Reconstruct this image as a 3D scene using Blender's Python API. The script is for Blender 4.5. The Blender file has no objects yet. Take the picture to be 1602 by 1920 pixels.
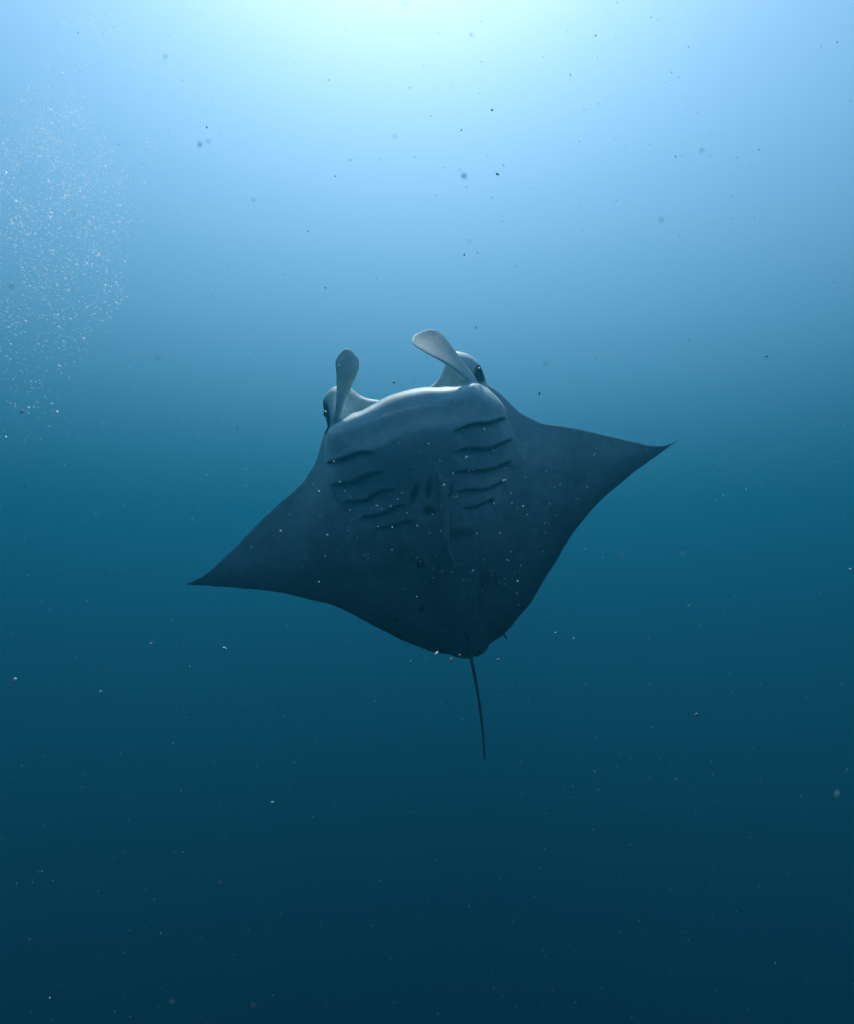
import bpy, math, random
import numpy as np
from mathutils import Vector, Matrix

# ------------------------------------------------------------------ camera
sc = bpy.context.scene
PITCH = math.radians(7.6)
HFOV = math.radians(60.0)
DEPTH = 19.0                       # metres of water above the lens
cam_d = bpy.data.cameras.new('camera')
cam_d.sensor_fit = 'HORIZONTAL'
cam_d.sensor_width = 36.0
cam_d.lens = 18.0 / math.tan(HFOV / 2)
cam_d.clip_start = 0.02
cam_d.clip_end = 3000
cam = bpy.data.objects.new('camera', cam_d)
sc.collection.objects.link(cam)
cam.location = (0, 0, -DEPTH)      # the water's surface is z = 0
cam.rotation_euler = (math.pi / 2 + PITCH, 0, 0)
sc.camera = cam
cam_d.dof.use_dof = True
cam_d.dof.focus_distance = 4.4
cam_d.dof.aperture_fstop = 11.0

# ------------------------------------------------------------ sky and sun
SUN_EL, SUN_AZ = math.radians(57.0), math.radians(-3.0)   # azimuth from +Y towards +X
world = bpy.data.worlds.new('World'); sc.world = world
world.use_nodes = True
nt = world.node_tree; nt.nodes.clear()
sky = nt.nodes.new('ShaderNodeTexSky'); sky.sky_type = 'NISHITA'
sky.sun_disc = False; sky.sun_elevation = SUN_EL; sky.sun_rotation = SUN_AZ
bg = nt.nodes.new('ShaderNodeBackground'); bg.inputs['Strength'].default_value = 0.15
wo = nt.nodes.new('ShaderNodeOutputWorld')
nt.links.new(sky.outputs[0], bg.inputs[0]); nt.links.new(bg.outputs[0], wo.inputs[0])
sun_d = bpy.data.lights.new('sun', 'SUN'); sun_d.energy = 4.0; sun_d.angle = math.radians(2.0)
sun_d.color = (1.0, 0.97, 0.92)
sun = bpy.data.objects.new('sun', sun_d); sc.collection.objects.link(sun)
sun_dir = Vector((math.sin(SUN_AZ) * math.cos(SUN_EL), math.cos(SUN_AZ) * math.cos(SUN_EL), math.sin(SUN_EL)))
sun.rotation_euler = sun_dir.to_track_quat('Z', 'Y').to_euler()
sun.location = (0, 0, 30)

vs = sc.view_settings
vs.view_transform = 'Standard'; vs.look = 'None'; vs.gamma = 1.0; vs.use_curve_mapping = False
vs.exposure = 1.66
cy = sc.cycles
cy.max_bounces = 10; cy.diffuse_bounces = 3; cy.glossy_bounces = 2; cy.transmission_bounces = 6
cy.volume_bounces = 2; cy.transparent_max_bounces = 8
cy.use_denoising = True
cy.sample_clamp_indirect = 6.0

# ---------------------------------------------------------------- the water
def box_mesh(name, x0, x1, y0, y1, z0, z1):
    v = [(x, y, z) for z in (z0, z1) for y in (y0, y1) for x in (x0, x1)]
    f = [(0, 2, 3, 1), (4, 5, 7, 6), (0, 1, 5, 4), (2, 6, 7, 3), (0, 4, 6, 2), (1, 3, 7, 5)]
    me = bpy.data.meshes.new(name); me.from_pydata(v, [], f); me.update()
    return me

haze = bpy.data.objects.new('haze', box_mesh('haze', -550, 550, -400, 750, -170, 0))
sc.collection.objects.link(haze)
haze['kind'] = 'stuff'
haze['label'] = 'clear blue-green sea water fading everything into blue'
haze['category'] = 'water'
m = bpy.data.materials.new('sea_water'); m.use_nodes = True
nt = m.node_tree; nt.nodes.clear()
out = nt.nodes.new('ShaderNodeOutputMaterial')
def pvol(density, color, aniso, absorb):
    p = nt.nodes.new('ShaderNodeVolumePrincipled')
    p.inputs['Density'].default_value = density
    p.inputs['Color'].default_value = (*color, 1)
    p.inputs['Anisotropy'].default_value = aniso
    p.inputs['Absorption Color'].default_value = (*absorb, 1)
    return p
pa = pvol(0.0010, (0.60, 0.25, 0.42), 0.78, (0, 0, 0))
pb = pvol(0.0540, (0.0, 0.156, 0.246), 0.48, (0, 0, 0))
add = nt.nodes.new('ShaderNodeAddShader')
nt.links.new(pa.outputs[0], add.inputs[0]); nt.links.new(pb.outputs[0], add.inputs[1])
ab = nt.nodes.new('ShaderNodeVolumeAbsorption')       # water swallows red first
ab.inputs['Color'].default_value = (0, 1, 1, 1); ab.inputs['Density'].default_value = 0.001
add2 = nt.nodes.new('ShaderNodeAddShader')
nt.links.new(add.outputs[0], add2.inputs[0]); nt.links.new(ab.outputs[0], add2.inputs[1])
nt.links.new(add2.outputs[0], out.inputs['Volume'])
haze.data.materials.append(m)

# ------------------------------------------------------- pixels to positions
# photo pixels (1602 x 1920) give directions; every distance is chosen in metres
TX = math.tan(HFOV / 2)
bpy.context.view_layer.update()
CAM = cam.matrix_world.copy()
def ray(px, py, dist):
    """a point dist metres down the viewing axis, seen at a pixel"""
    return CAM @ Vector(((px - 801) / 801 * TX * dist, (960 - py) / 801 * TX * dist, -dist))

# ---------------------------------------------------------------- materials
def principled(name, color=(0.5, 0.5, 0.5), rough=0.6, spec=0.3):
    m = bpy.data.materials.new(name); m.use_nodes = True
    b = m.node_tree.nodes['Principled BSDF']
    b.inputs['Base Color'].default_value = (*color, 1)
    b.inputs['Roughness'].default_value = rough
    b.inputs['Specular IOR Level'].default_value = spec
    return m, b

def noise(nt, scale, detail=4, coord='Object'):
    tc = nt.nodes.new('ShaderNodeTexCoord'); n = nt.nodes.new('ShaderNodeTexNoise')
    n.inputs['Scale'].default_value = scale; n.inputs['Detail'].default_value = detail
    nt.links.new(tc.outputs[coord], n.inputs['Vector'])
    return n

# ------------------------------------------------------------ the manta ray
D0 = 4.4                                   # metres from the lens; makes the span three metres
ROLL = math.radians(16.0)
CX, CY = 815.0, 960.0                      # pixel of the body's middle
KX = TX / 801
root = bpy.data.objects.new('manta_ray', None)
sc.collection.objects.link(root)
root.empty_display_size = 0.3
root.matrix_world = CAM @ Matrix.Translation(((CX - 801) * KX * D0, (960 - CY) * KX * D0, -D0)) @ Matrix.Rotation(ROLL, 4, 'Z')
root['label'] = 'large manta ray swimming upwards, pale belly with gill slits turned to the viewer'
root['category'] = 'manta ray'
cr, sr = math.cos(ROLL), math.sin(ROLL)

def L(px, py, t=0.0):
    """pixel -> x (right wing), y (head) in metres on the ray, t metres out of its plane towards the lens"""
    X = (px - 801) * KX * (D0 - t) - (CX - 801) * KX * D0
    Y = (960 - py) * KX * (D0 - t) - (960 - CY) * KX * D0
    return (X * cr + Y * sr, -X * sr + Y * cr)

def bend(x, y):
    """wings sweep towards the back, the body is bowed lengthwise"""
    ax = np.abs(x)
    w = -0.30 * np.maximum(ax - 0.25, 0) ** 1.8
    w = w + 0.05 * np.maximum(ax - 0.9, 0) * (x < 0) * (y + 0.2)
    return w - 0.20 * (y - 0.05) ** 2

def spline(pts, n=8, closed=True):
    P = np.array(pts, float); N = len(P); o = []
    rng_ = range(N) if closed else range(N - 1)
    for i in rng_:
        if closed: a, b, c, d = P[i - 1], P[i], P[(i + 1) % N], P[(i + 2) % N]
        else: a, b, c, d = P[max(i - 1, 0)], P[i], P[i + 1], P[min(i + 2, N - 1)]
        for k in range(n):
            t = k / n
            o.append(0.5 * (2 * b + (c - a) * t + (2 * a - 5 * b + 4 * c - d) * t * t + (3 * b - a - 3 * c + d) * t ** 3))
    if not closed: o.append(P[-1])
    return np.array(o)

def to_local(pts, t=0.0, bent=True):
    out = []
    for px, py in pts:
        tt = t
        for _ in range(4):
            x, y = L(px, py, tt)
            tt = t + (float(bend(np.array(x), np.array(y))) if bent else 0.0)
        out.append((x, y))
    return np.array(out)

def seg_dist(P, x, y):
    """distance and arc parameter from grid points to a polyline"""
    best = np.full(x.shape, 1e9, np.float32); par = np.zeros(x.shape, np.float32); side = np.zeros(x.shape, np.float32)
    ln = np.concatenate([[0], np.cumsum(np.hypot(*(P[1:] - P[:-1]).T))])
    for i in range(len(P) - 1):
        a, b = P[i], P[i + 1]; d = b - a; l2 = d @ d + 1e-12
        u = np.clip(((x - a[0]) * d[0] + (y - a[1]) * d[1]) / l2, 0, 1)
        dx = x - a[0] - u * d[0]; dy = y - a[1] - u * d[1]
        q = dx * dx + dy * dy
        k = q < best
        best = np.where(k, q, best); par = np.where(k, ln[i] + u * (ln[i + 1] - ln[i]), par)
        side = np.where(k, np.sign(d[0] * dy - d[1] * dx), side)
    return np.sqrt(best), par / ln[-1], side

def inside(P, x, y):
    c = np.zeros(x.shape, bool)
    for i in range(len(P)):
        (x0, y0), (x1, y1) = P[i - 1], P[i]
        if y0 == y1: continue
        k = ((y0 > y) != (y1 > y)) & (x < (x1 - x0) * (y - y0) / (y1 - y0) + x0)
        c ^= k
    return c

def sdist(P, x, y):
    """signed distance, positive inside"""
    Q = np.vstack([P, P[:1]])
    d = seg_dist(Q, x, y)[0]
    return np.where(inside(P, x, y), d, -d)

def sstep(a, b, x):
    t = np.clip((x - a) / (b - a), 0, 1); return t * t * (3 - 2 * t)

def smin(a, b, k):
    h = np.clip(0.5 + 0.5 * (b - a) / k, 0, 1); return b + (a - b) * h - k * h * (1 - h)

# the disc: wings, lower jaw, pelvic fins
DISC = [(607, 861), (593, 863), (581, 884), (568, 904), (550, 921), (529, 939), (508, 957), (487, 978), (466, 999), (445, 1022),
        (424, 1041), (405, 1060), (390, 1073), (374, 1083), (361, 1090), (349, 1096.5), (390, 1099), (455, 1104), (508, 1109), (550, 1117),
        (581, 1125), (620, 1134), (655, 1149), (686, 1166), (720, 1184), (759, 1203), (790, 1215), (815, 1224), (844, 1228),
        (857, 1233), (872, 1236), (884, 1233), (896, 1231), (908, 1225), (915, 1216), (919, 1208), (930, 1201), (945, 1190), (962, 1172),
        (976, 1154), (994, 1134), (1008, 1110), (1023, 1085), (1043, 1053), (1060, 1024), (1077, 998), (1105, 963), (1133, 933),
        (1161, 910), (1189, 886), (1217, 866), (1246, 845), (1266, 831), (1282, 820), (1262, 830), (1240, 835.6), (1217, 834.5), (1195, 829),
        (1161, 821.5), (1127, 813), (1088, 804.6), (1049, 797.6), (1018, 793), (998, 784), (978, 773.7), (959, 757.7), (936, 735),
        (922, 725), (905, 716), (884, 714), (862, 720), (841, 725), (818, 727), (798, 726.4), (770, 731), (744, 738), (721, 746.5), (701, 758),
        (686, 766.6), (675, 772), (660, 776), (640, 785), (622, 795), (611, 806), (603, 829)]
DISC = DISC[1:]
disc = spline(to_local(DISC), 4)

H = 0.0065; HZ = 0.005
xs = np.arange(-1.80, 1.72, H, dtype=np.float32); ys = np.arange(-1.06, 1.16, H, dtype=np.float32)
GX, GY = np.meshgrid(xs, ys, indexing='ij')
D = sdist(disc, GX, GY).astype(np.float32)
D = D + (0.0022 * np.sin(37 * GX + 2 * np.sin(23 * GY)) * np.sin(41 * GY + 1.3) + 0.0012 * np.sin(91 * GX - 77 * GY)).astype(np.float32) * 0.5 * np.clip((np.abs(GX) - .55) / .3 + np.clip((-.1 - GY) / .3, 0, 1), 0, 1)

def prof(y, pts):
    p = sorted(pts); t = np.arange(-1.8, 1.8, .01)
    w = np.interp(t, [a for a, b in p], [b for a, b in p]); k = np.exp(-(np.arange(-24, 25) / 9.0) ** 2); k /= k.sum()
    w = np.convolve(np.pad(w, 24, mode='edge'), k, 'valid')
    return np.interp(y, t, w).astype(np.float32)

jaw_y = L(770, 731)[1]
tail_y = L(883, 1230)[1]
Hv = prof(GY, [(tail_y, .015), (-.6, .06), (-.3, .10), (0, .13), (.3, .15), (.5, .14), (jaw_y - .06, .10), (jaw_y, .075)])
Hd = prof(GY, [(tail_y, .012), (-.6, .07), (-.3, .13), (0, .19), (.3, .22), (.5, .19), (jaw_y - .1, .15), (jaw_y, .10)])
Wb = prof(GY, [(tail_y, .10), (-.6, .20), (-.3, .30), (0, .40), (.3, .44), (.55, .44), (jaw_y, .46)])
g = np.exp(-(GX / Wb) ** 2 * 1.1)
wing = 0.012 + 0.055 * sstep(0, 0.45, D)
hw = prof(np.abs(GX), [(0, .08), (.4, .07), (.8, .045), (1.2, .022), (1.6, .010)]) * sstep(-0.05, .30, D) + 0.0085
eW = np.where(D > 0, np.sqrt(np.clip(1 - (1 - np.minimum(D / 0.022, 1)) ** 2, 0, 1)), D / 0.03)
eB = np.where(D > 0, np.clip(1 - (1 - np.minimum(D / 0.10, 1)) ** 2.6, 0, 1) ** (1 / 2.6), 0)
eS = sstep(0, 0.30, D)
headk = sstep(.45, .60, GY) * (1 - sstep(.42, .52, np.abs(GX)))
eV = eS * (1 - headk) + eB * headk
zv = 0.5 * hw * eW + Hv * g * eV
zd = -0.5 * hw * eW - Hd * g * (eS * (1 - headk) + 0.35 * eB * headk)

# gill chambers: a plateau with a sharp shoulder beside the head
CH = [(610, 806), (605, 838), (607, 864), (613, 905), (636, 945), (670, 975), (704, 997), (760, 1000), (815, 985), (870, 965), (926, 945), (950, 908),
      (961, 868), (964, 824), (954, 782), (946, 757), (931, 738), (912, 722), (884, 706), (841, 716), (798, 718), (744, 730), (701, 750), (660, 768)]
ch = spline(to_local(CH, 0.08), 4)
Dc = sdist(ch, GX, GY)
chh = prof(GY, [(-.10, .0), (.08, .002), (.24, .024), (.40, .12), (.55, .155), (1, .11)])
zv = zv + chh * np.where(Dc > 0, np.sqrt(np.clip(1 - (1 - np.minimum(Dc / 0.11, 1)) ** 2, 0, 1)), 0) * np.where(D > 0, sstep(-.01, 0.06, D), 0)

# gill slits: each flap ends in a lip and drops behind it
GILLS = [
    [(953, 781), (934, 786.6), (915.6, 793.6), (894.6, 796), (873.7, 802), (850, 813.6)],
    [(965, 820), (947, 827), (926, 837), (907.7, 841.6), (881.5, 841), (866, 844), (850, 853)],
    [(960, 862), (942, 870.5), (921, 878), (900, 881), (876, 882), (863, 884), (850, 889)],
    [(949, 900), (929, 909), (908, 917), (881.5, 917.6), (857, 922)],
    [(924, 936), (905, 945), (889, 950), (867, 953)],
    [(608, 868), (627, 864), (645.5, 860), (661, 854), (679.6, 850), (706, 851)],
    [(616, 908), (637.7, 906), (661, 903), (679.6, 895), (695, 889), (720, 885)],
    [(640, 941), (664, 939), (685, 937), (698, 929.5), (716, 920), (741, 917)],
    [(673, 968), (695, 967), (711, 965), (727, 958), (742.5, 950), (762, 946)],
    [(703, 990), (727, 988), (748, 983), (774, 975)]]
slit = np.zeros_like(D)
for gi, gp in enumerate(GILLS):
    P = spline(to_local(gp, 0.15), 8, closed=False)
    d, u, s = seg_dist(P, GX, GY)
    below = (s > 0) if gi < 5 else (s < 0)        # the side towards the tail
    amp = (1.0, .95, .8, .6, .42)[gi % 5]
    endf = np.clip(np.minimum(u, 1 - u) / 0.10, 0, 1) ** .7
    outer = np.clip(1.15 - 0.45 * u, 0, 1)
    drop = np.where(below, np.exp(-d / 0.055), 0) * 0.034 + np.where(~below, -np.exp(-d / 0.04), 0) * 0.016
    zv = zv - drop * endf * amp * outer
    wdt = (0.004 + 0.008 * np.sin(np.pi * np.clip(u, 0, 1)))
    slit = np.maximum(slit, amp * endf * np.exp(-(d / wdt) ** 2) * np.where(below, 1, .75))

# fold behind the lower lip
P = spline(to_local([(686, 806), (700, 795), (730, 781), (761, 772), (800, 767), (835, 764), (860, 770)], 0.15), 6, closed=False)
d, u, s = seg_dist(P, GX, GY)
zv = zv + np.where(s > 0, -0.004 * np.exp(-d / .07), 0.0005 * np.exp(-d / .03)) * np.sin(np.pi * np.clip(u, 0, 1))

# pelvic fins lie over the rear edge
PF = [(846, 1175), (848, 1215), (857, 1233), (872, 1236), (882, 1230), (896, 1231), (908, 1225), (916, 1215), (917, 1190), (908, 1160), (880, 1145), (858, 1155)]
Dp = sdist(spline(to_local(PF), 4), GX, GY)
zv = zv + 0.014 * sstep(0, 0.06, Dp) * np.clip((-GY - .42) / .35, 0, 1)

# soft muscle relief over wings
rs = np.random.RandomState(4)
rel = np.zeros_like(D)
for _ in range(26):
    kx, ky, ph = rs.normal(0, 5), rs.normal(0, 5), rs.uniform(0, 6.28)
    rel += np.sin(kx * GX + ky * GY + ph)
ang = np.arctan2(GY - .55, np.abs(GX) - .05)
stri = np.sin(ang * 70 + 3 * np.sin(GX * 4)) * sstep(.5, .9, np.abs(GX)) * sstep(.03, .12, D)
zv = zv + 0.0014 * rel * sstep(0.02, 0.2, D) + 0.0006 * stri

# head above the mouth with the two eye lobes
HEAD = [(606, 758), (609, 744), (620, 730), (634, 722), (648, 721), (661, 728), (672, 736.5), (689, 743.7), (711, 746.5), (745, 748), (775, 740), (801, 724.4),
        (816, 713), (827, 699), (834, 684), (842, 668), (852, 660), (864, 660.5), (879, 665), (893, 676), (905, 695), (913, 722), (936, 752), (950, 800),
        (945, 900), (620, 930), (607, 860), (611, 805), (607, 777)]
head = spline(to_local(HEAD, -0.03), 4)
Dh = sdist(head, GX, GY)
eH = np.where(Dh > 0, np.sqrt(np.clip(1 - (1 - np.minimum(Dh / 0.10, 1)) ** 2, 0, 1)), Dh / 0.05)
lobe = sstep(.24, .42, np.abs(GX))
hz0 = -0.11 + 0.085 * lobe
hh = (0.055 + 0.035 * lobe)
zv2 = hz0 + hh * eH
zd2 = hz0 - (hh + 0.02) * eH

zs = np.arange(-0.42, 0.34, HZ, dtype=np.float32)
GZ = zs[None, None, :]
F = np.maximum(GZ - zv[:, :, None], zd[:, :, None] - GZ).astype(np.float32)
F2 = np.maximum(GZ - zv2[:, :, None], zd2[:, :, None] - GZ).astype(np.float32)

# mouth cavity between the jaws
mx, my = L(760, 741)
mz = 0.005
j0, j1 = np.searchsorted(ys, my - .5), len(ys)
i0, i1 = np.searchsorted(xs, mx - .5), np.searchsorted(xs, mx + .5)
sub = (slice(i0, i1), slice(j0, j1))
X3 = GX[sub][:, :, None]; Y3 = GY[sub][:, :, None]
cav = (np.sqrt(((X3 - mx) / .265) ** 2 + ((Y3 - my - .02) / .26) ** 2 + ((GZ - mz + 0.03) / .062) ** 2) - 1) * 0.055
hd_ = smin(F[sub], F2[sub], 0.035)
F[sub] = -smin(-hd_, cav, 0.012)
del F2

# cephalic fins: paddles swept along a curve
HORNS = []
def paddle(pts, ridge=0.0):
    """pts: (px, py, z, apparent half width px, width direction (x, y, z), half thickness)"""
    C, W, T, A = [], [], [], []
    for px, py, z, hwp, wd, th in pts:
        t = z
        for _ in range(4):
            x, y = L(px, py, t); t = z + float(bend(np.array(x), np.array(y)))
        C.append((x, y, z)); A.append(wd); W.append(hwp * KX * D0 * 1.16); T.append(th)
    C = spline(C, 8, False); A = spline(A, 8, False); W = spline([(w, 0) for w in W], 8, False)[:, 0]; T = spline([(w, 0) for w in T], 8, False)[:, 0]
    tan = np.gradient(C, axis=0); tan /= np.linalg.norm(tan, axis=1)[:, None]
    A = A - (A * tan).sum(1)[:, None] * tan; A /= np.linalg.norm(A, axis=1)[:, None]
    Nn = np.cross(tan, A)
    lo = C.min(0) - .14; hi = C.max(0) + .14
    a = [np.searchsorted(g_, l) for g_, l in zip((xs, ys, zs), lo)]; b = [np.searchsorted(g_, l) for g_, l in zip((xs, ys, zs), hi)]
    sl = tuple(slice(p, q) for p, q in zip(a, b))
    Q = np.stack(np.meshgrid(xs[sl[0]], ys[sl[1]], zs[sl[2]], indexing='ij'), -1).astype(np.float32)
    best = np.full(Q.shape[:3], 9.0, np.float32)
    for k in range(len(C)):
        r = Q - C[k].astype(np.float32)
        u = r @ A[k].astype(np.float32); v = r @ Nn[k].astype(np.float32); w = r @ tan[k].astype(np.float32)
        cup = v - ridge * (u * u) / max(W[k], .01)
        q = (np.sqrt((u / W[k]) ** 2 + (cup / T[k]) ** 2 + (w / 0.014) ** 2) - 1) * min(T[k], .014)
        best = np.minimum(best, q)
    F[sl] = smin(F[sl], best, 0.016)
    HORNS.append((C, W))

# width direction given in picture terms (right, up, towards the lens), turned into the ray's frame
def dirn(a, b, c): return (a * cr + b * sr, -a * sr + b * cr, c)
wl = dirn(1, -.05, -.35); wl0 = dirn(.8, .1, -.9)
paddle([(628, 806, .050, 5, wl0, .018), (634, 785, .085, 7, wl0, .020), (640, 760, .120, 9, wl0, .022), (644, 738, .140, 11, wl, .021),
        (647, 718, .150, 14, wl, .018), (651, 700, .155, 18, wl, .014), (653, 684, .155, 21, wl, .012), (653, 672, .150, 20, wl, .011), (652, 663, .145, 15, wl, .010), (651, 657, .142, 8, wl, .0085)], 0.32)
wr = dirn(-.50, -.60, .80); wr0 = dirn(-.6, -.5, .8)
paddle([(902, 742, .075, 6, wr0, .020), (890, 722, .105, 9, wr0, .022), (876, 706, .125, 13, wr0, .022), (860, 690, .140, 18, wr, .020),
        (843, 674, .150, 24, wr, .017), (827, 661, .155, 32, wr, .014), (811, 650, .155, 38, wr, .0125), (801, 643, .150, 40, wr, .012), (793, 638, .148, 38, wr, .0115), (787, 634, .147, 32, wr, .011), (783, 631.5, .146, 24, wr, .0105), (781, 630, .146, 14, wr, .0105)], 0.20)

# surface nets
def surface_nets(F, xs, ys, zs):
    S = F < 0
    nx, ny, nz = F.shape
    c = np.zeros((nx - 1, ny - 1, nz - 1), np.uint8)
    for i in (0, 1):
        for j in (0, 1):
            for k in (0, 1): c += S[i:nx - 1 + i, j:ny - 1 + j, k:nz - 1 + k]
    cell = np.argwhere((c > 0) & (c < 8))
    idx = np.full(c.shape, -1, np.int32); idx[tuple(cell.T)] = np.arange(len(cell))
    acc = np.zeros((len(cell), 3)); cnt = np.zeros(len(cell))
    for ax in range(3):
        o1, o2 = [a for a in range(3) if a != ax]
        for p in (0, 1):
            for q in (0, 1):
                a = cell.copy(); a[:, o1] += p; a[:, o2] += q
                b = a.copy(); b[:, ax] += 1
                fa = F[tuple(a.T)]; fb = F[tuple(b.T)]
                m = (fa < 0) != (fb < 0)
                t = fa / np.where(m, fa - fb, 1)
                pt = a.astype(float); pt[:, ax] += t
                acc[m] += pt[m]; cnt[m] += 1
    V = acc / cnt[:, None]
    V = np.stack([xs[0] + V[:, 0] * (xs[1] - xs[0]), ys[0] + V[:, 1] * (ys[1] - ys[0]), zs[0] + V[:, 2] * (zs[1] - zs[0])], 1)
    faces = []
    for ax in range(3):
        o1, o2 = (ax + 1) % 3, (ax + 2) % 3
        sl0 = [slice(None)] * 3; sl1 = [slice(None)] * 3
        sl0[ax] = slice(0, -1); sl1[ax] = slice(1, None)
        e = np.argwhere(S[tuple(sl0)] != S[tuple(sl1)])
        e = e[(e[:, o1] > 0) & (e[:, o2] > 0) & (e[:, o1] < F.shape[o1] - 1) & (e[:, o2] < F.shape[o2] - 1)]
        q = []
        for p, r in ((1, 1), (0, 1), (0, 0), (1, 0)):
            a = e.copy(); a[:, o1] -= p; a[:, o2] -= r
            q.append(idx[tuple(a.T)])
        q = np.stack(q, 1)
        flip = ~S[tuple(e.T)]
        q[flip] = q[flip][:, ::-1]
        faces.append(q)
    return V, np.vstack(faces)

V, Q = surface_nets(F, xs, ys, zs)
del F
Q = Q[(Q >= 0).all(1)]
# keep the largest connected shell
lab = np.arange(len(V))
while True:
    m_ = lab[Q].min(1); new = lab.copy()
    for k in range(4): np.minimum.at(new, Q[:, k], m_)
    new = new[new]
    if (new == lab).all(): break
    lab = new
main = np.bincount(lab).argmax(); keep = lab == main
remap = np.cumsum(keep) - 1
Q = remap[Q[keep[Q[:, 0]]]]; V = V[keep]
# relax the grid's steps
E_ = np.vstack([Q[:, [0, 1]], Q[:, [1, 2]], Q[:, [2, 3]], Q[:, [3, 0]]])
for lam in (0.5, 0.5, -0.35, 0.4):
    s_ = np.zeros_like(V); n_ = np.zeros(len(V))
    for k in range(3): s_[:, k] = np.bincount(E_[:, 0], V[E_[:, 1], k], len(V)) + np.bincount(E_[:, 1], V[E_[:, 0], k], len(V))
    n_ = np.bincount(E_.ravel(), minlength=len(V))
    V = V + lam * (s_ / n_[:, None] - V)
fn = np.cross(V[Q[:, 2]] - V[Q[:, 0]], V[Q[:, 3]] - V[Q[:, 1]])
VN = np.zeros_like(V)
for k in range(4):
    for a in range(3): VN[:, a] += np.bincount(Q[:, k], fn[:, a], len(V))
VN /= np.linalg.norm(VN, axis=1)[:, None] + 1e-12

# skin colour, with the light's fade from head to tail painted in
x, y, z = V.T
def grid_at(A):
    fx = np.clip((x - xs[0]) / H, 0, len(xs) - 1.001); fy = np.clip((y - ys[0]) / H, 0, len(ys) - 1.001)
    i = fx.astype(int); j = fy.astype(int); u = fx - i; v = fy - j
    return A[i, j] * (1 - u) * (1 - v) + A[i + 1, j] * u * (1 - v) + A[i, j + 1] * (1 - u) * v + A[i + 1, j + 1] * u * v
vD = grid_at(D); vslit = grid_at(slit)
rs = np.random.RandomState(9)
mott = np.zeros(len(V))
for _ in range(40):
    k_ = rs.normal(0, 9, 2); mott += np.sin(k_[0] * x + k_[1] * y + rs.uniform(0, 6.28))
mott /= 6.3
belly = (0.62 + 0.03 * mott) * (1 + 0.08 * sstep(.40, .72, y))  # head end lifted slightly: its brighter light put into the colour
# grey trailing margin of the wings
trail = spline(to_local([(340, 1096), (390, 1098), (455, 1104), (508, 1109), (550, 1117), (581, 1125), (620, 1134), (655, 1149), (686, 1166), (720, 1184), (759, 1203), (815, 1224)]), 3, False)
trail2 = spline(to_local([(945, 1190), (976, 1154), (1008, 1110), (1043, 1053), (1077, 998), (1105, 963), (1133, 933), (1161, 910), (1189, 886), (1217, 866), (1246, 845), (1280, 822)]), 3, False)
dt = np.minimum(seg_dist(trail, x, y)[0], seg_dist(trail2, x, y)[0])
belly = belly * (1 - 0.55 * (1 - sstep(0.0, 0.20 + 0.03 * mott, dt)))
belly = belly * (1 - 0.52 * (1 - sstep(-.30, .60, y)))  # painted shade: belly darkens from head to rear as the light falls off
for (px, py, rx, ry, rot, st) in [(777, 928, 8, 25, -18, .8), (804, 915, 7, 24, -6, .75), (804, 957, 15, 11, 0, .85), (866, 1000, 32, 12, 8, .55), (788, 1059, 10, 10, 0, .9),
                                  (742, 1171, 5, 5, 0, .8), (790, 1147, 7.5, 7.5, 0, .85), (843, 922, 6, 17, -20, .55), (923, 938, 8, 6, 30, .6), (913, 1090, 13, 22, 5, .5),
                                  (933, 1088, 7, 14, 0, .4), (905, 1125, 6, 34, 0, .35), (765, 1040, 26, 18, 0, .25), (770, 980, 22, 9, -20, .3), (700, 1075, 60, 20, 5, .25), (600, 1075, 60, 26, 5, .25)]:
    sx, sy = L(px, py, .12); a = math.radians(rot) - ROLL
    dx, dy = (x - sx), (y - sy); k = KX * D0
    uu = (dx * math.cos(a) + dy * math.sin(a)) / (rx * k); vv = (-dx * math.sin(a) + dy * math.cos(a)) / (ry * k)
    belly = belly * (1 - st * (1 - sstep(0.45, 1.25, np.sqrt(uu ** 2 + vv ** 2) + 0.08 * mott)))
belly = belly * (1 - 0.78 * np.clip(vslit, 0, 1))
# dark back, wrapping round the rim of the wings; pale round the jaw and the horns
outer = sstep(.62, .80, np.abs(x))
low = -0.5 * (1 - outer) * (1 - sstep(.01, .05, vD))
back = 1 - sstep(-0.55 + low, -0.05 + low, VN[:, 2])
rim = (1 - sstep(-0.15, 0.35, VN[:, 2])) * outer
hd = sstep(.50, .62, y) * (1 - sstep(.58, .66, np.abs(x)))
dark = np.maximum(back * (1 - 0.85 * hd * (z > -.16)), rim * .8)
for px, py, rx, ry, rot in [(606, 780, 13, 36, 6), (905, 694, 15, 27, -22)]:      # eye masks
    sx, sy = L(px, py, -.02); a = math.radians(rot) - ROLL; k = KX * D0
    dx, dy = x - sx, y - sy
    uu = (dx * math.cos(a) + dy * math.sin(a)) / (rx * k); vv = (-dx * math.sin(a) + dy * math.cos(a)) / (ry * k)
    dark = np.maximum(dark, (1 - sstep(.7, 1.15, np.sqrt(uu ** 2 + vv ** 2))) * (z < .07))
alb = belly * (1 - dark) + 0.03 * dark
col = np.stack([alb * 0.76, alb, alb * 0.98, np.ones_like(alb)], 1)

thin = 0.35 * (1 - sstep(.0, .05, vD)) * (vD > 0)
for C_, W_ in HORNS:
    q = np.full(len(V), 9.0)
    for c_, w_ in zip(C_[30:], W_[30:]): q = np.minimum(q, np.linalg.norm(V - c_, axis=1) / (w_ + .02))
    thin = np.maximum(thin, 1 - sstep(.9, 1.25, q))
V[:, 2] += bend(V[:, 0], V[:, 1])

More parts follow.
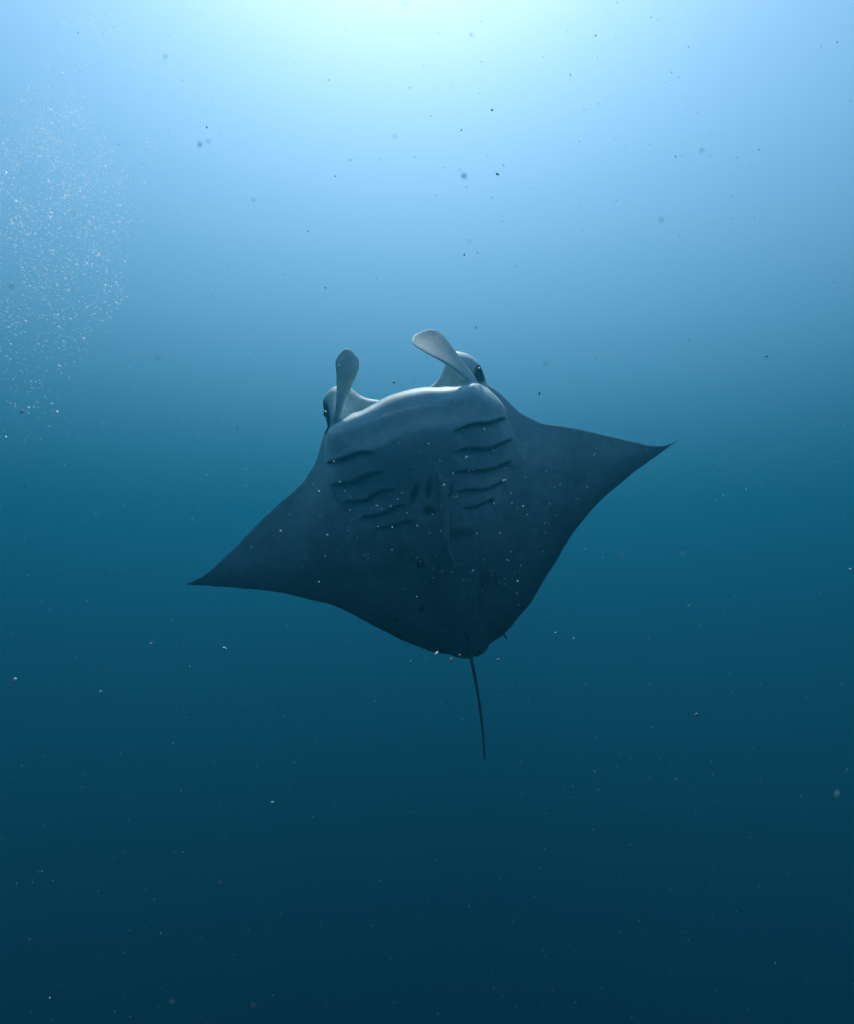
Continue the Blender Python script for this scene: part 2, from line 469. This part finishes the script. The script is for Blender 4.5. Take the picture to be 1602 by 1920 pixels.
# the whip tail joins the body between the pelvic fins
tp = [(866, 1135, .055, .016), (874, 1180, .05, .016), (881, 1215, .032, .0145), (886, 1245, .02, .0125), (892, 1275, .01, .0105), (898, 1310, 0, .0095), (903, 1350, -.01, .0085), (907, 1390, -.02, .0075), (909, 1424, -.03, .0055)]
TC = []
for px, py, z_, r_ in tp:
    z2 = z_ + (float(bend(np.array(0.), np.array(L(px, py)[1]))) if py < 1240 else -0.10 - (py - 1240) * .0001)
    TC.append((*L(px, py, z2), z2, r_ * .82))
TC = spline(TC, 8, False)
tv, tf, NS = [], [], 10
b0 = len(V)
for i, (a, b, c_, r_) in enumerate(TC):
    d_ = TC[min(i + 1, len(TC) - 1), :3] - TC[max(i - 1, 0), :3]; d_ /= np.linalg.norm(d_)
    u_ = np.cross(d_, (0, 0, 1)); u_ /= np.linalg.norm(u_); w_ = np.cross(u_, d_)
    for k in range(NS):
        an = 2 * math.pi * k / NS
        tv.append(np.array((a, b, c_)) + r_ * (math.cos(an) * u_ + math.sin(an) * w_))
    if i:
        for k in range(NS):
            p0 = b0 + (i - 1) * NS; p1 = b0 + i * NS; k2 = (k + 1) % NS
            tf.append((p0 + k, p0 + k2, p1 + k2, p1 + k))
V = np.vstack([V, np.array(tv)]); Q = np.vstack([Q, np.array(tf)])
tcol = np.tile([.10, .105, .105, 1.0], (len(tv), 1)); col = np.vstack([col, tcol]); thin = np.concatenate([thin, np.zeros(len(tv))])

me = bpy.data.meshes.new('body')
me.vertices.add(len(V)); me.vertices.foreach_set('co', V.astype(np.float32).ravel())
me.loops.add(Q.size); me.loops.foreach_set('vertex_index', Q.astype(np.int32).ravel())
me.polygons.add(len(Q)); me.polygons.foreach_set('loop_start', np.arange(0, Q.size, 4, dtype=np.int32))
me.update(calc_edges=True); me.validate()
me.polygons.foreach_set('use_smooth', np.ones(len(me.polygons), bool))
at = me.color_attributes.new('pigment_and_shade', 'FLOAT_COLOR', 'POINT'); at.data.foreach_set('color', col.astype(np.float32).ravel())
at = me.attributes.new('thinness', 'FLOAT', 'POINT'); at.data.foreach_set('value', thin.astype(np.float32))
me.update()
print('manta verts', len(V))

skin, b = principled('manta_skin', rough=0.6, spec=0.22)
nt = skin.node_tree
at = nt.nodes.new('ShaderNodeAttribute'); at.attribute_name = 'pigment_and_shade'
n1 = noise(nt, 22, 6); mp = nt.nodes.new('ShaderNodeMapRange')
mp.inputs['From Min'].default_value = .3; mp.inputs['From Max'].default_value = .7; mp.inputs['To Min'].default_value = .86; mp.inputs['To Max'].default_value = 1.06
nt.links.new(n1.outputs[0], mp.inputs[0])
mul = nt.nodes.new('ShaderNodeVectorMath'); mul.operation = 'SCALE'
n3 = noise(nt, 4.5, 5); m3 = nt.nodes.new('ShaderNodeMapRange')                # broad cloudy mottling
m3.inputs['From Min'].default_value = .35; m3.inputs['From Max'].default_value = .65; m3.inputs['To Min'].default_value = .80; m3.inputs['To Max'].default_value = 1.08
nt.links.new(n3.outputs[0], m3.inputs[0])
tc = nt.nodes.new('ShaderNodeTexCoord'); mpg = nt.nodes.new('ShaderNodeMapping'); mpg.inputs['Scale'].default_value = (3, 34, 3); mpg.inputs['Rotation'].default_value = (0, 0, .5)
n4 = nt.nodes.new('ShaderNodeTexNoise'); n4.inputs['Scale'].default_value = 1.6; n4.inputs['Detail'].default_value = 3   # faint old scratches
nt.links.new(tc.outputs['Object'], mpg.inputs[0]); nt.links.new(mpg.outputs[0], n4.inputs['Vector'])
m4 = nt.nodes.new('ShaderNodeMapRange'); m4.inputs['From Min'].default_value = .66; m4.inputs['From Max'].default_value = .74; m4.inputs['To Min'].default_value = 1.0; m4.inputs['To Max'].default_value = 1.22
nt.links.new(n4.outputs[0], m4.inputs[0])
pa_ = nt.nodes.new('ShaderNodeMath'); pa_.operation = 'MULTIPLY'; nt.links.new(mp.outputs[0], pa_.inputs[0]); nt.links.new(m3.outputs[0], pa_.inputs[1])
pb_ = nt.nodes.new('ShaderNodeMath'); pb_.operation = 'MULTIPLY'; nt.links.new(pa_.outputs[0], pb_.inputs[0]); nt.links.new(m4.outputs[0], pb_.inputs[1])
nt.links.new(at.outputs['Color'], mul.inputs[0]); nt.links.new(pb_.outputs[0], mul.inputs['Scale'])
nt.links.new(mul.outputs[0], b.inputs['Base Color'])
tl = nt.nodes.new('ShaderNodeBsdfTranslucent'); nt.links.new(mul.outputs[0], tl.inputs['Color'])
th = nt.nodes.new('ShaderNodeAttribute'); th.attribute_name = 'thinness'
tm = nt.nodes.new('ShaderNodeMath'); tm.operation = 'MULTIPLY'; tm.inputs[1].default_value = 0.35
ms = nt.nodes.new('ShaderNodeMixShader'); nt.links.new(th.outputs['Fac'], tm.inputs[0]); nt.links.new(tm.outputs[0], ms.inputs[0])
nt.links.new(b.outputs[0], ms.inputs[1]); nt.links.new(tl.outputs[0], ms.inputs[2])
nt.links.new(ms.outputs[0], nt.nodes['Material Output'].inputs['Surface'])
n2 = noise(nt, 160, 3); bp = nt.nodes.new('ShaderNodeBump'); bp.inputs['Strength'].default_value = .12; bp.inputs['Distance'].default_value = .004
nt.links.new(n2.outputs[0], bp.inputs['Height']); nt.links.new(bp.outputs[0], b.inputs['Normal'])

def link(name, me, mat, parent=None):
    o = bpy.data.objects.new(name, me); sc.collection.objects.link(o); o.parent = parent
    if mat and not me.materials: me.materials.append(mat)
    return o
link('body', me, skin, root)

def ball(name, seg=16, ring=10, warp=None):
    v, f = [(0, 0, 1)], []
    for i in range(1, ring):
        for k in range(seg):
            a, p = 2 * math.pi * k / seg, math.pi * i / ring
            v.append((math.sin(p) * math.cos(a), math.sin(p) * math.sin(a), math.cos(p)))
    v.append((0, 0, -1)); n = len(v)
    for k in range(seg):
        f.append((0, 1 + k, 1 + (k + 1) % seg)); f.append((n - 1, n - 1 - seg + (k + 1) % seg, n - 1 - seg + k))
        for i in range(ring - 2):
            a0 = 1 + i * seg; f.append((a0 + k, a0 + seg + k, a0 + seg + (k + 1) % seg, a0 + (k + 1) % seg))
    if warp: v = [warp(*p) for p in v]
    m = bpy.data.meshes.new(name); m.from_pydata(v, [], f); m.polygons.foreach_set('use_smooth', [True] * len(f)); m.update()
    return m
eye_m, b = principled('wet_black_eye', (.008, .008, .01), .35, .4)
for px, py in ((611, 776), (900, 695)):
    ex, ey = L(px, py, -.02)
    e = link('eye', ball('eye', warp=lambda x, y, z: (x * .015, y * .020, z * .018)), eye_m, root)
    e.location = (ex, ey, -.025)

# ------------------------------------------------------------- remoras
def grid_val(A, X, Y):
    i = int(np.clip(round((X - xs[0]) / H), 0, len(xs) - 1)); j = int(np.clip(round((Y - ys[0]) / H), 0, len(ys) - 1))
    return float(A[i, j])
def fish(path, fin, side, mat):
    """a slender remora lying along photo points; path: (px, py, half width px); side +1 belly, -1 back"""
    C = []
    for px, py, hwp in path:
        x_, y_ = L(px, py, .1 * side)
        inside_ = grid_val(D, x_, y_) > .02
        base = grid_val(zv if side > 0 else zd, x_, y_) if inside_ else None
        C.append([x_, y_, base, hwp * KX * D0])
    last = [c for c in C if c[2] is not None][-1][2]
    for c in C:
        if c[2] is None: c[2] = last
        c[2] += float(bend(np.array(c[0]), np.array(c[1]))) + side * (c[3] * .55 + .004)
    C = spline(C, 5, False)
    v, f, N = [], [], 12
    org = C[0, :3].copy()
    for i, c in enumerate(C):
        d_ = C[min(i + 1, len(C) - 1), :3] - C[max(i - 1, 0), :3]; d_ /= np.linalg.norm(d_)
        u_ = np.cross(d_, (0, 0, 1)); u_ /= np.linalg.norm(u_)
        w_ = np.cross(u_, d_)
        for k in range(N):
            a = 2 * math.pi * k / N
            v.append(c[:3] - org + c[3] * (math.cos(a) * u_ + .85 * math.sin(a) * w_))
        if i:
            for k in range(N):
                p0, p1, k2 = (i - 1) * N, i * N, (k + 1) % N
                f.append((p0 + k, p0 + k2, p1 + k2, p1 + k))
    f.append(tuple(range(N - 1, -1, -1))); f.append(tuple(range((len(C) - 1) * N, len(C) * N)))
    # forked tail fin and a pair of pectoral fins, thin but solid
    d_ = C[-1, :3] - C[-3, :3]; d_ /= np.linalg.norm(d_); u_ = np.cross(d_, (0, 0, 1)); u_ /= np.linalg.norm(u_); n_ = np.cross(u_, d_)
    def plate(base, pts, th):
        b = len(v)
        for s_ in (1, -1):
            for p, q in pts: v.append(base - org + d_ * p + u_ * q + n_ * th * s_)
        n = len(pts); f.append(tuple(range(b, b + n))); f.append(tuple(range(b + 2 * n - 1, b + n - 1, -1)))
        for k in range(n): f.append((b + k, b + n + k, b + n + (k + 1) % n, b + (k + 1) % n))
    s_ = fin
    plate(C[-1, :3], [(-.012, -.004), (.02 * s_, -.028 * s_), (.035 * s_, -.032 * s_), (.018 * s_, 0), (.035 * s_, .032 * s_), (.02 * s_, .028 * s_), (-.012, .004)], .002)
    k = len(C) // 4
    d_ = C[k + 1, :3] - C[k - 1, :3]; d_ /= np.linalg.norm(d_); u_ = np.cross(d_, (0, 0, 1)); u_ /= np.linalg.norm(u_); n_ = np.cross(u_, d_)
    for q in (-1, 1):
        w0 = C[k, 3] * .8 * q
        plate(C[k, :3], [(0, w0), (.030, w0 + .020 * q), (.048, w0 + .018 * q), (.040, w0)][::q], .0018)
    me = bpy.data.meshes.new('remora'); me.from_pydata([tuple(p) for p in v], [], f); me.validate(); me.update()
    me.polygons.foreach_set('use_smooth', [len(p.vertices) == 4 for p in me.polygons])
    o = link('remora', me, mat)
    o.matrix_world = root.matrix_world @ Matrix.Translation(Vector(org))
    return o
rm, b = principled('remora_skin', (.3, .31, .3), .5, .3)
nt = rm.node_tree; n1 = noise(nt, 18, 5); rp = nt.nodes.new('ShaderNodeValToRGB')
rp.color_ramp.elements[0].color = (.22, .23, .23, 1); rp.color_ramp.elements[1].color = (.42, .43, .42, 1)
nt.links.new(n1.outputs[0], rp.inputs[0]); nt.links.new(rp.outputs[0], b.inputs['Base Color'])
rd, b = principled('dark_remora_skin', (.05, .052, .055), .5, .3)
o = fish([(819, 886, 2.5), (824, 897, 5), (829, 915, 7), (832, 938, 7.8), (834, 965, 7.2), (835, 992, 6), (838, 1018, 4.5), (845, 1040, 3.2), (853, 1057, 2.4)], .9, 1, rm)
o['label'] = 'pale slender remora clinging along the middle of the manta belly'; o['category'] = 'remora'
o = fish([(893, 1118, 2.5), (900, 1127, 5), (912, 1144, 6.5), (925, 1162, 5.5), (936, 1177, 4), (945, 1189, 2.6), (953, 1201, 1.3)], .22, -1, rd)
o['label'] = 'dark remora hidden behind the rear edge of the manta, tail sticking out'; o['category'] = 'remora'

# --------------------------------------------------------- drifting specks
RN = random.Random(11)
def speck_mesh(name, seed, seg=7, ring=5):
    r_ = random.Random(seed); ks = [(r_.uniform(-2, 2), r_.uniform(-2, 2), r_.uniform(-2, 2), r_.uniform(0, 6)) for _ in range(4)]
    def w(x, y, z):
        q = 1 + sum(.16 * math.sin(2.2 * (a * x + b_ * y + c * z) + p) for a, b_, c, p in ks)
        return x * q * 1.0, y * q * .75, z * q * .6
    return ball(name, seg, ring, w)
pale, b = principled('pale_plankton', (.60, .74, .72), .6, .3)
brown, b = principled('brown_plankton', (.10, .13, .14), .7, .2)
PALE = [speck_mesh('pale_speck', s) for s in range(5)]
DARK = [speck_mesh('dark_speck', 20 + s) for s in range(5)]
for m_ in PALE: m_.materials.append(pale)
for m_ in DARK: m_.materials.append(brown)
def put(name, meshes, px, py, dist, size_px, label, cat, group, rng=RN):
    o = bpy.data.objects.new(name, rng.choice(meshes)); sc.collection.objects.link(o)
    o.location = ray(px, py, dist)
    s_ = size_px * KX * dist
    o.scale = (s_ * rng.uniform(.8, 1.5), s_ * rng.uniform(.7, 1.1), s_ * rng.uniform(.6, 1))
    o.rotation_euler = [rng.uniform(0, 6.28) for _ in range(3)]
    o['label'] = label; o['category'] = cat; o['group'] = group or ''
    return o
def frame(sx, ox, oy, pts): return [(ox + a / sx, oy + b_ / sx) for a, b_ in pts]
white = frame(3.814, 580, 780, [(215, 475), (295, 582), (205, 573), (490, 793), (945, 633), (965, 500), (880, 708), (1252, 262), (855, 203), (968, 253), (735, 365), (658, 375),
    (843, 373), (487, 150), (570, 92), (660, 555), (583, 643), (738, 695), (1443, 552), (1448, 400), (1548, 295), (1397, 462), (775, 787), (943, 822), (1362, 840), (1490, 662), (70, 542),
    (255, 535), (430, 35), (180, 327), (215, 278), (1205, 840), (128, 858), (285, 797), (1095, 103), (1255, 100)])
white += frame(3.555, 880, 700, [(128, 547), (697, 408), (848, 503), (836, 545), (1140, 535), (1190, 510), (788, 760), (605, 742), (535, 742), (568, 762), (600, 690), (515, 653), (515, 675),
    (376, 556), (945, 617), (797, 672), (575, 946), (505, 958), (506, 998), (830, 820), (325, 902), (360, 890), (205, 1068), (55, 1068), (280, 1190), (250, 1243), (265, 1250), (88, 1448), (325, 1385),
    (320, 1468), (330, 1543)])
white += frame(3.814, 340, 800, [(775, 630), (710, 747), (600, 740), (1130, 398), (985, 465), (940, 412), (1045, 780), (1190, 742), (1125, 880), (888, 945), (1030, 925), (985, 1113), (750, 985),
    (467, 1022), (592, 1050), (500, 860), (1280, 640), (1400, 567), (1500, 568)])
white += frame(4.086, 700, 980, [(335, 270), (520, 63), (795, 85), (605, 380), (765, 370), (460, 350), (462, 423), (228, 512), (335, 570)])
for px, py in white:
    put('pale_speck', PALE, px, py, RN.uniform(1.6, 2.4), min(3.4, 1.0 * math.exp(abs(RN.gauss(0, .55)))), 'tiny pale plankton speck drifting in front of the manta', 'plankton', 'pale specks in front of the manta')
for px, py, sz in [(875.5, 858.5, 4), (636, 687, 3.2), (669, 685, 2.6), (819, 1226, 3.6), (846, 1238, 3.6), (739, 716, 2.8), (923, 206, 2.6), (896, 474, 2), (189, 1297, 3.6), (512, 1505, 2.6), (1106, 553, 2.2), (388, 238, 2.2),
                   (27, 1275, 4), (283, 1208, 4), (421, 1216, 4), (42, 772, 3.4), (1042, 1187, 2), (1076, 1197, 2.2), (935, 1237, 3), (1098, 1030, 2), (795, 1367, 2.6), (1306, 1340, 3), (93, 1872, 2), (240, 1540, 2), (1292, 1135, 1.8), (1595, 1068, 3), (1012, 737, 2.4)]:
    if 600 < px < 680 and py < 700: lb, gr = 'pale flake of plankton drifting in front of the upright horn', 'pale flakes at the upright horn'
    elif (px, py) == (739, 716): lb, gr = 'lone pale flake drifting between the two horns above the jaw', None
    elif (px, py) == (875.5, 858.5): lb, gr = 'largest pale flake drifting in front of the gill slits', None
    elif 810 < px < 850 and py > 1200: lb, gr = 'pale flake of plankton at the rear edge beside the tail', 'pale flakes at the rear edge'
    else: lb, gr = 'pale flake of plankton drifting in open water beside the manta', 'pale flakes in open water'
    o = put('pale_speck', PALE, px, py, RN.uniform(1.4, 2.6), sz, lb, 'plankton', gr)
    if gr is None: del o['group']
dark = frame(1.880, 750, 0, [(85, 232), (108, 408), (237, 46), (690, 125), (697, 202), (602, 263), (650, 386), (633, 497), (472, 663), (366, 582), (343, 613), (235, 657), (218, 740), (345, 813),
    (407, 937), (541, 987), (227, 898), (853, 929), (973, 551), (1009, 596), (1267, 526), (1241, 583), (937, 290), (958, 255), (1050, 398), (1543, 148), (1465, 715), (1547, 663), (1575, 686), (1173, 768), (1170, 690),
    (285, 462), (186, 307), (373, 317), (600, 1017), (360, 779), (910, 68), (1590, 355), (988, 831), (1095, 548), (1190, 580), (217, 458), (308, 548), (52, 552), (325, 697)])
dark += frame(2.4, 1000, 400, [(217, 628), (342, 762), (680, 818), (780, 838), (1332, 525), (577, 686), (595, 684), (25, 808), (425, 842), (462, 924), (1050, 645), (1185, 1357), (285, 650), (700, 567), (270, 1695)])
dark += [(610, 539), (428, 499), (445, 803), (565, 395), (578, 433), (592, 452), (712, 298), (657, 300), (629, 330), (575, 190), (535, 869), (436, 900), (45, 911), (893, 614), (770, 1090), (707, 521), (735, 540), (475, 375)]
for px, py in dark:
    lb = 'small dark speck of drifting plankton in the bright water above the manta' if py < 640 else 'small dark speck of drifting plankton in the deeper blue beside the manta'
    put('dark_speck', DARK, px, py, RN.uniform(2.0, 3.4), min(2.4, .8 * math.exp(abs(RN.gauss(0, .5)))), lb, 'plankton', 'dark specks in the bright water' if py < 640 else 'dark specks in the deeper blue')
for px, py in [(885, 65), (390, 265), (140, 402), (22, 537), (295, 671), (197, 1252), (360, 1246), (412, 1658), (322, 1880), (475, 1886), (1317, 282), (1240, 412), (880, 453), (740, 255), (1023, 680), (310, 105), (760, 8), (475, 373), (375, 270)]:
    put('blurred_speck', DARK, px, py, RN.uniform(.26, .40), RN.uniform(2.4, 3.8), 'soft out of focus dark speck floating in the ' + ('bright upper water' if py < 1000 else 'dark lower water'), 'plankton', 'blurred specks in the bright water' if py < 1000 else 'blurred specks in the dark water')
for px, py in [(1166, 1040), (1280, 1040), (1570, 1490), (870, 330)]:
    put('blurred_pale_speck', PALE, px, py, RN.uniform(.30, .45), RN.uniform(3, 4.5), 'soft out of focus pale speck floating close by', 'plankton', 'blurred pale specks close by')

def scatter_mesh(name, items, base_v, base_f, mat):
    """many small copies of one little shape joined into a single object"""
    bv = np.array(base_v); n = len(bv); vs_, off = [], 0
    for M in items:
        A = np.array(M); vs_.append(bv @ A[:3, :3].T + A[:3, 3])
    VV = np.vstack(vs_); lt = np.array([len(f) for f in base_f] * len(items), np.int32)
    flat = np.array([i for f in base_f for i in f], np.int32)
    LI = (flat[None, :] + (np.arange(len(items)) * n)[:, None]).ravel().astype(np.int32)
    me = bpy.data.meshes.new(name); me.vertices.add(len(VV)); me.vertices.foreach_set('co', VV.astype(np.float32).ravel())
    me.loops.add(len(LI)); me.loops.foreach_set('vertex_index', LI)
    me.polygons.add(len(lt)); me.polygons.foreach_set('loop_start', np.concatenate([[0], np.cumsum(lt)[:-1]]).astype(np.int32))
    me.update(calc_edges=True); me.validate()
    me.polygons.foreach_set('use_smooth', np.ones(len(me.polygons), bool))
    return link(name, me, mat)
def mesh_data(m): return [tuple(v.co) for v in m.vertices], [tuple(p.vertices) for p in m.polygons]
from mathutils import Euler
def rnd_mat(loc, s_, rng, el=1.0):
    return Matrix.Translation(loc) @ Euler([rng.uniform(0, 6.28) for _ in range(3)]).to_matrix().to_4x4() @ Matrix.Diagonal((s_ * el, s_ * rng.uniform(.6, 1), s_ * rng.uniform(.5, 1), 1))
small = speck_mesh('snow', 3, 5, 4); sv, sf = mesh_data(small)
items = []
for k in range(2600):
    d_ = RN.uniform(1.0 ** 2, 7.5 ** 2) ** .5
    px, py = RN.uniform(-500, 2100), RN.uniform(-400, 2300)
    if d_ > 3.9 and (px - 815) ** 2 / 500 ** 2 + (py - 960) ** 2 / 330 ** 2 < 1: continue
    items.append(rnd_mat(ray(px, py, d_), RN.choice((.45, .6, .6, .8, 1.1)) * KX * d_, RN, RN.uniform(1, 2)))
hubs = [(RN.gauss(820, 170), RN.gauss(950, 110)) for _ in range(60)]
for k in range(240):         # a thicker, clumped drift just in front of the ray
    hx, hy = RN.choice(hubs); sp = RN.choice((6, 14, 40, 90)); px, py = RN.gauss(hx, sp), RN.gauss(hy, sp)
    items.append(rnd_mat(ray(px, py, RN.uniform(1.6, 2.5)), RN.choice((.4, .5, .55, .7, .9, 1.3)) * KX * 2.6, RN, RN.uniform(1, 1.8)))
o = scatter_mesh('marine_snow', items, sv, sf, pale)
o['kind'] = 'stuff'; o['label'] = 'fine drifting plankton dust spread through the water'; o['category'] = 'plankton'

# ----------------------------------------------------------------- bubbles
bub = bpy.data.materials.new('air_bubble'); bub.use_nodes = True
nt = bub.node_tree; nt.nodes.clear()
ou = nt.nodes.new('ShaderNodeOutputMaterial')
tr = nt.nodes.new('ShaderNodeBsdfTranslucent'); tr.inputs['Color'].default_value = (.80, .95, 1, 1)
gs = nt.nodes.new('ShaderNodeBsdfGlossy'); gs.inputs['Color'].default_value = (.85, .96, 1, 1); gs.inputs['Roughness'].default_value = 0.12       # total reflection inside the water
cl = nt.nodes.new('ShaderNodeBsdfTransparent')
m1 = nt.nodes.new('ShaderNodeMixShader'); m1.inputs[0].default_value = 0.30
m2 = nt.nodes.new('ShaderNodeMixShader'); m2.inputs[0].default_value = 0.58
nt.links.new(tr.outputs[0], m1.inputs[1]); nt.links.new(gs.outputs[0], m1.inputs[2])
nt.links.new(m1.outputs[0], m2.inputs[1]); nt.links.new(cl.outputs[0], m2.inputs[2]); nt.links.new(m2.outputs[0], ou.inputs['Surface'])
def bubble_warp(k):
    def w(x, y, z):        # flattened, domed on top, wobbling edge
        a = math.atan2(y, x); q = 1 + .10 * math.sin(2 * a + k) + .05 * math.sin(3 * a + 2 * k)
        return x * q, y * q, (z * .62 if z > 0 else z * .38) + .08 * math.sin(a + k) * (x * x + y * y)
    return w
BUB = [ball('bubble', 12, 8, bubble_warp(k)) for k in range(4)]
for m_ in BUB: m_.materials.append(bub)
tiny = ball('tiny_bubble', 7, 5, bubble_warp(1)); bv_, bf_ = mesh_data(tiny)
def plume(px, py):
    """how thick the bubbles hang: one rising cloud with a trailing skirt"""
    right = np.interp(py, [60, 110, 170, 240, 330, 430, 560, 640, 740, 830], [130, 150, 160, 195, 245, 255, 250, 200, 160, 100])
    left = np.interp(py, [60, 110, 150, 190, 240], [140, 95, 60, 15, -60]) if py < 240 else -60
    if not left < px < right: return 0
    v = np.interp(py, [100, 150, 200, 280, 400, 500, 580, 680, 780, 830], [.15, .4, .8, 1, .75, .5, .38, .15, .06, .02])
    edge = min(1, (right - px) / 30, (px - left) / 20)
    clump = .65 + .35 * math.sin(px * .045 + 1.3 + py * .011) * math.sin(py * .035 - px * .012)
    return v * max(edge, .15) * clump
pts = []
while len(pts) < 9000:
    px, py = RN.uniform(-60, 270), RN.uniform(60, 830)
    if RN.random() < plume(px, py): pts.append((px, py, min(2.7, .62 * math.exp(RN.gauss(0, .5))), False))
for _ in range(70): pts.append((RN.gauss(255, 25), RN.uniform(60, 420), RN.uniform(.9, 2.2), True))
for _ in range(40): pts.append((RN.gauss(180, 30), RN.uniform(5, 130), RN.uniform(.9, 2.2), True))
for _ in range(25): pts.append((RN.gauss(300, 20), RN.uniform(60, 140), RN.uniform(.7, 1.4), True))
pts.sort(key=lambda p: -p[2])
down_right = CAM.to_3x3() @ Vector((.85, -.5, 0)).normalized()
def bubble_matrix(px, py, s_):
    d_ = 5.6 + .0035 * (px - 100) + RN.gauss(0, .45)
    X = (down_right + Vector([RN.gauss(0, .22) for _ in range(3)])).normalized()
    Z = (CAM.to_3x3() @ Vector((.5, .85, .25)) + Vector([RN.gauss(0, .25) for _ in range(3)])); Y = Z.cross(X).normalized(); Z = X.cross(Y)
    R = Matrix((X, Y, Z)).transposed().to_4x4()
    r_ = s_ * KX * d_
    return Matrix.Translation(ray(px, py, d_)) @ R @ Matrix.Diagonal((r_ * RN.uniform(1.0, 1.5), r_, r_, 1))
for px, py, s_, stray in pts[:300]:
    o = bpy.data.objects.new('bubble', RN.choice(BUB)); sc.collection.objects.link(o)
    o.matrix_world = bubble_matrix(px, py, s_)
    o['label'] = 'stray air bubble rising apart from the bubble cloud' if stray else 'shiny air bubble rising inside the dense bubble cloud'
    o['category'] = 'bubble'; o['group'] = 'stray bubbles' if stray else 'bubbles of the rising cloud'
o = scatter_mesh('bubble_cloud', [bubble_matrix(*p[:3]) for p in pts[300:]], bv_, bf_, bub)
o['kind'] = 'stuff'; o['label'] = 'cloud of countless fine air bubbles drifting upwards'; o['category'] = 'bubbles'
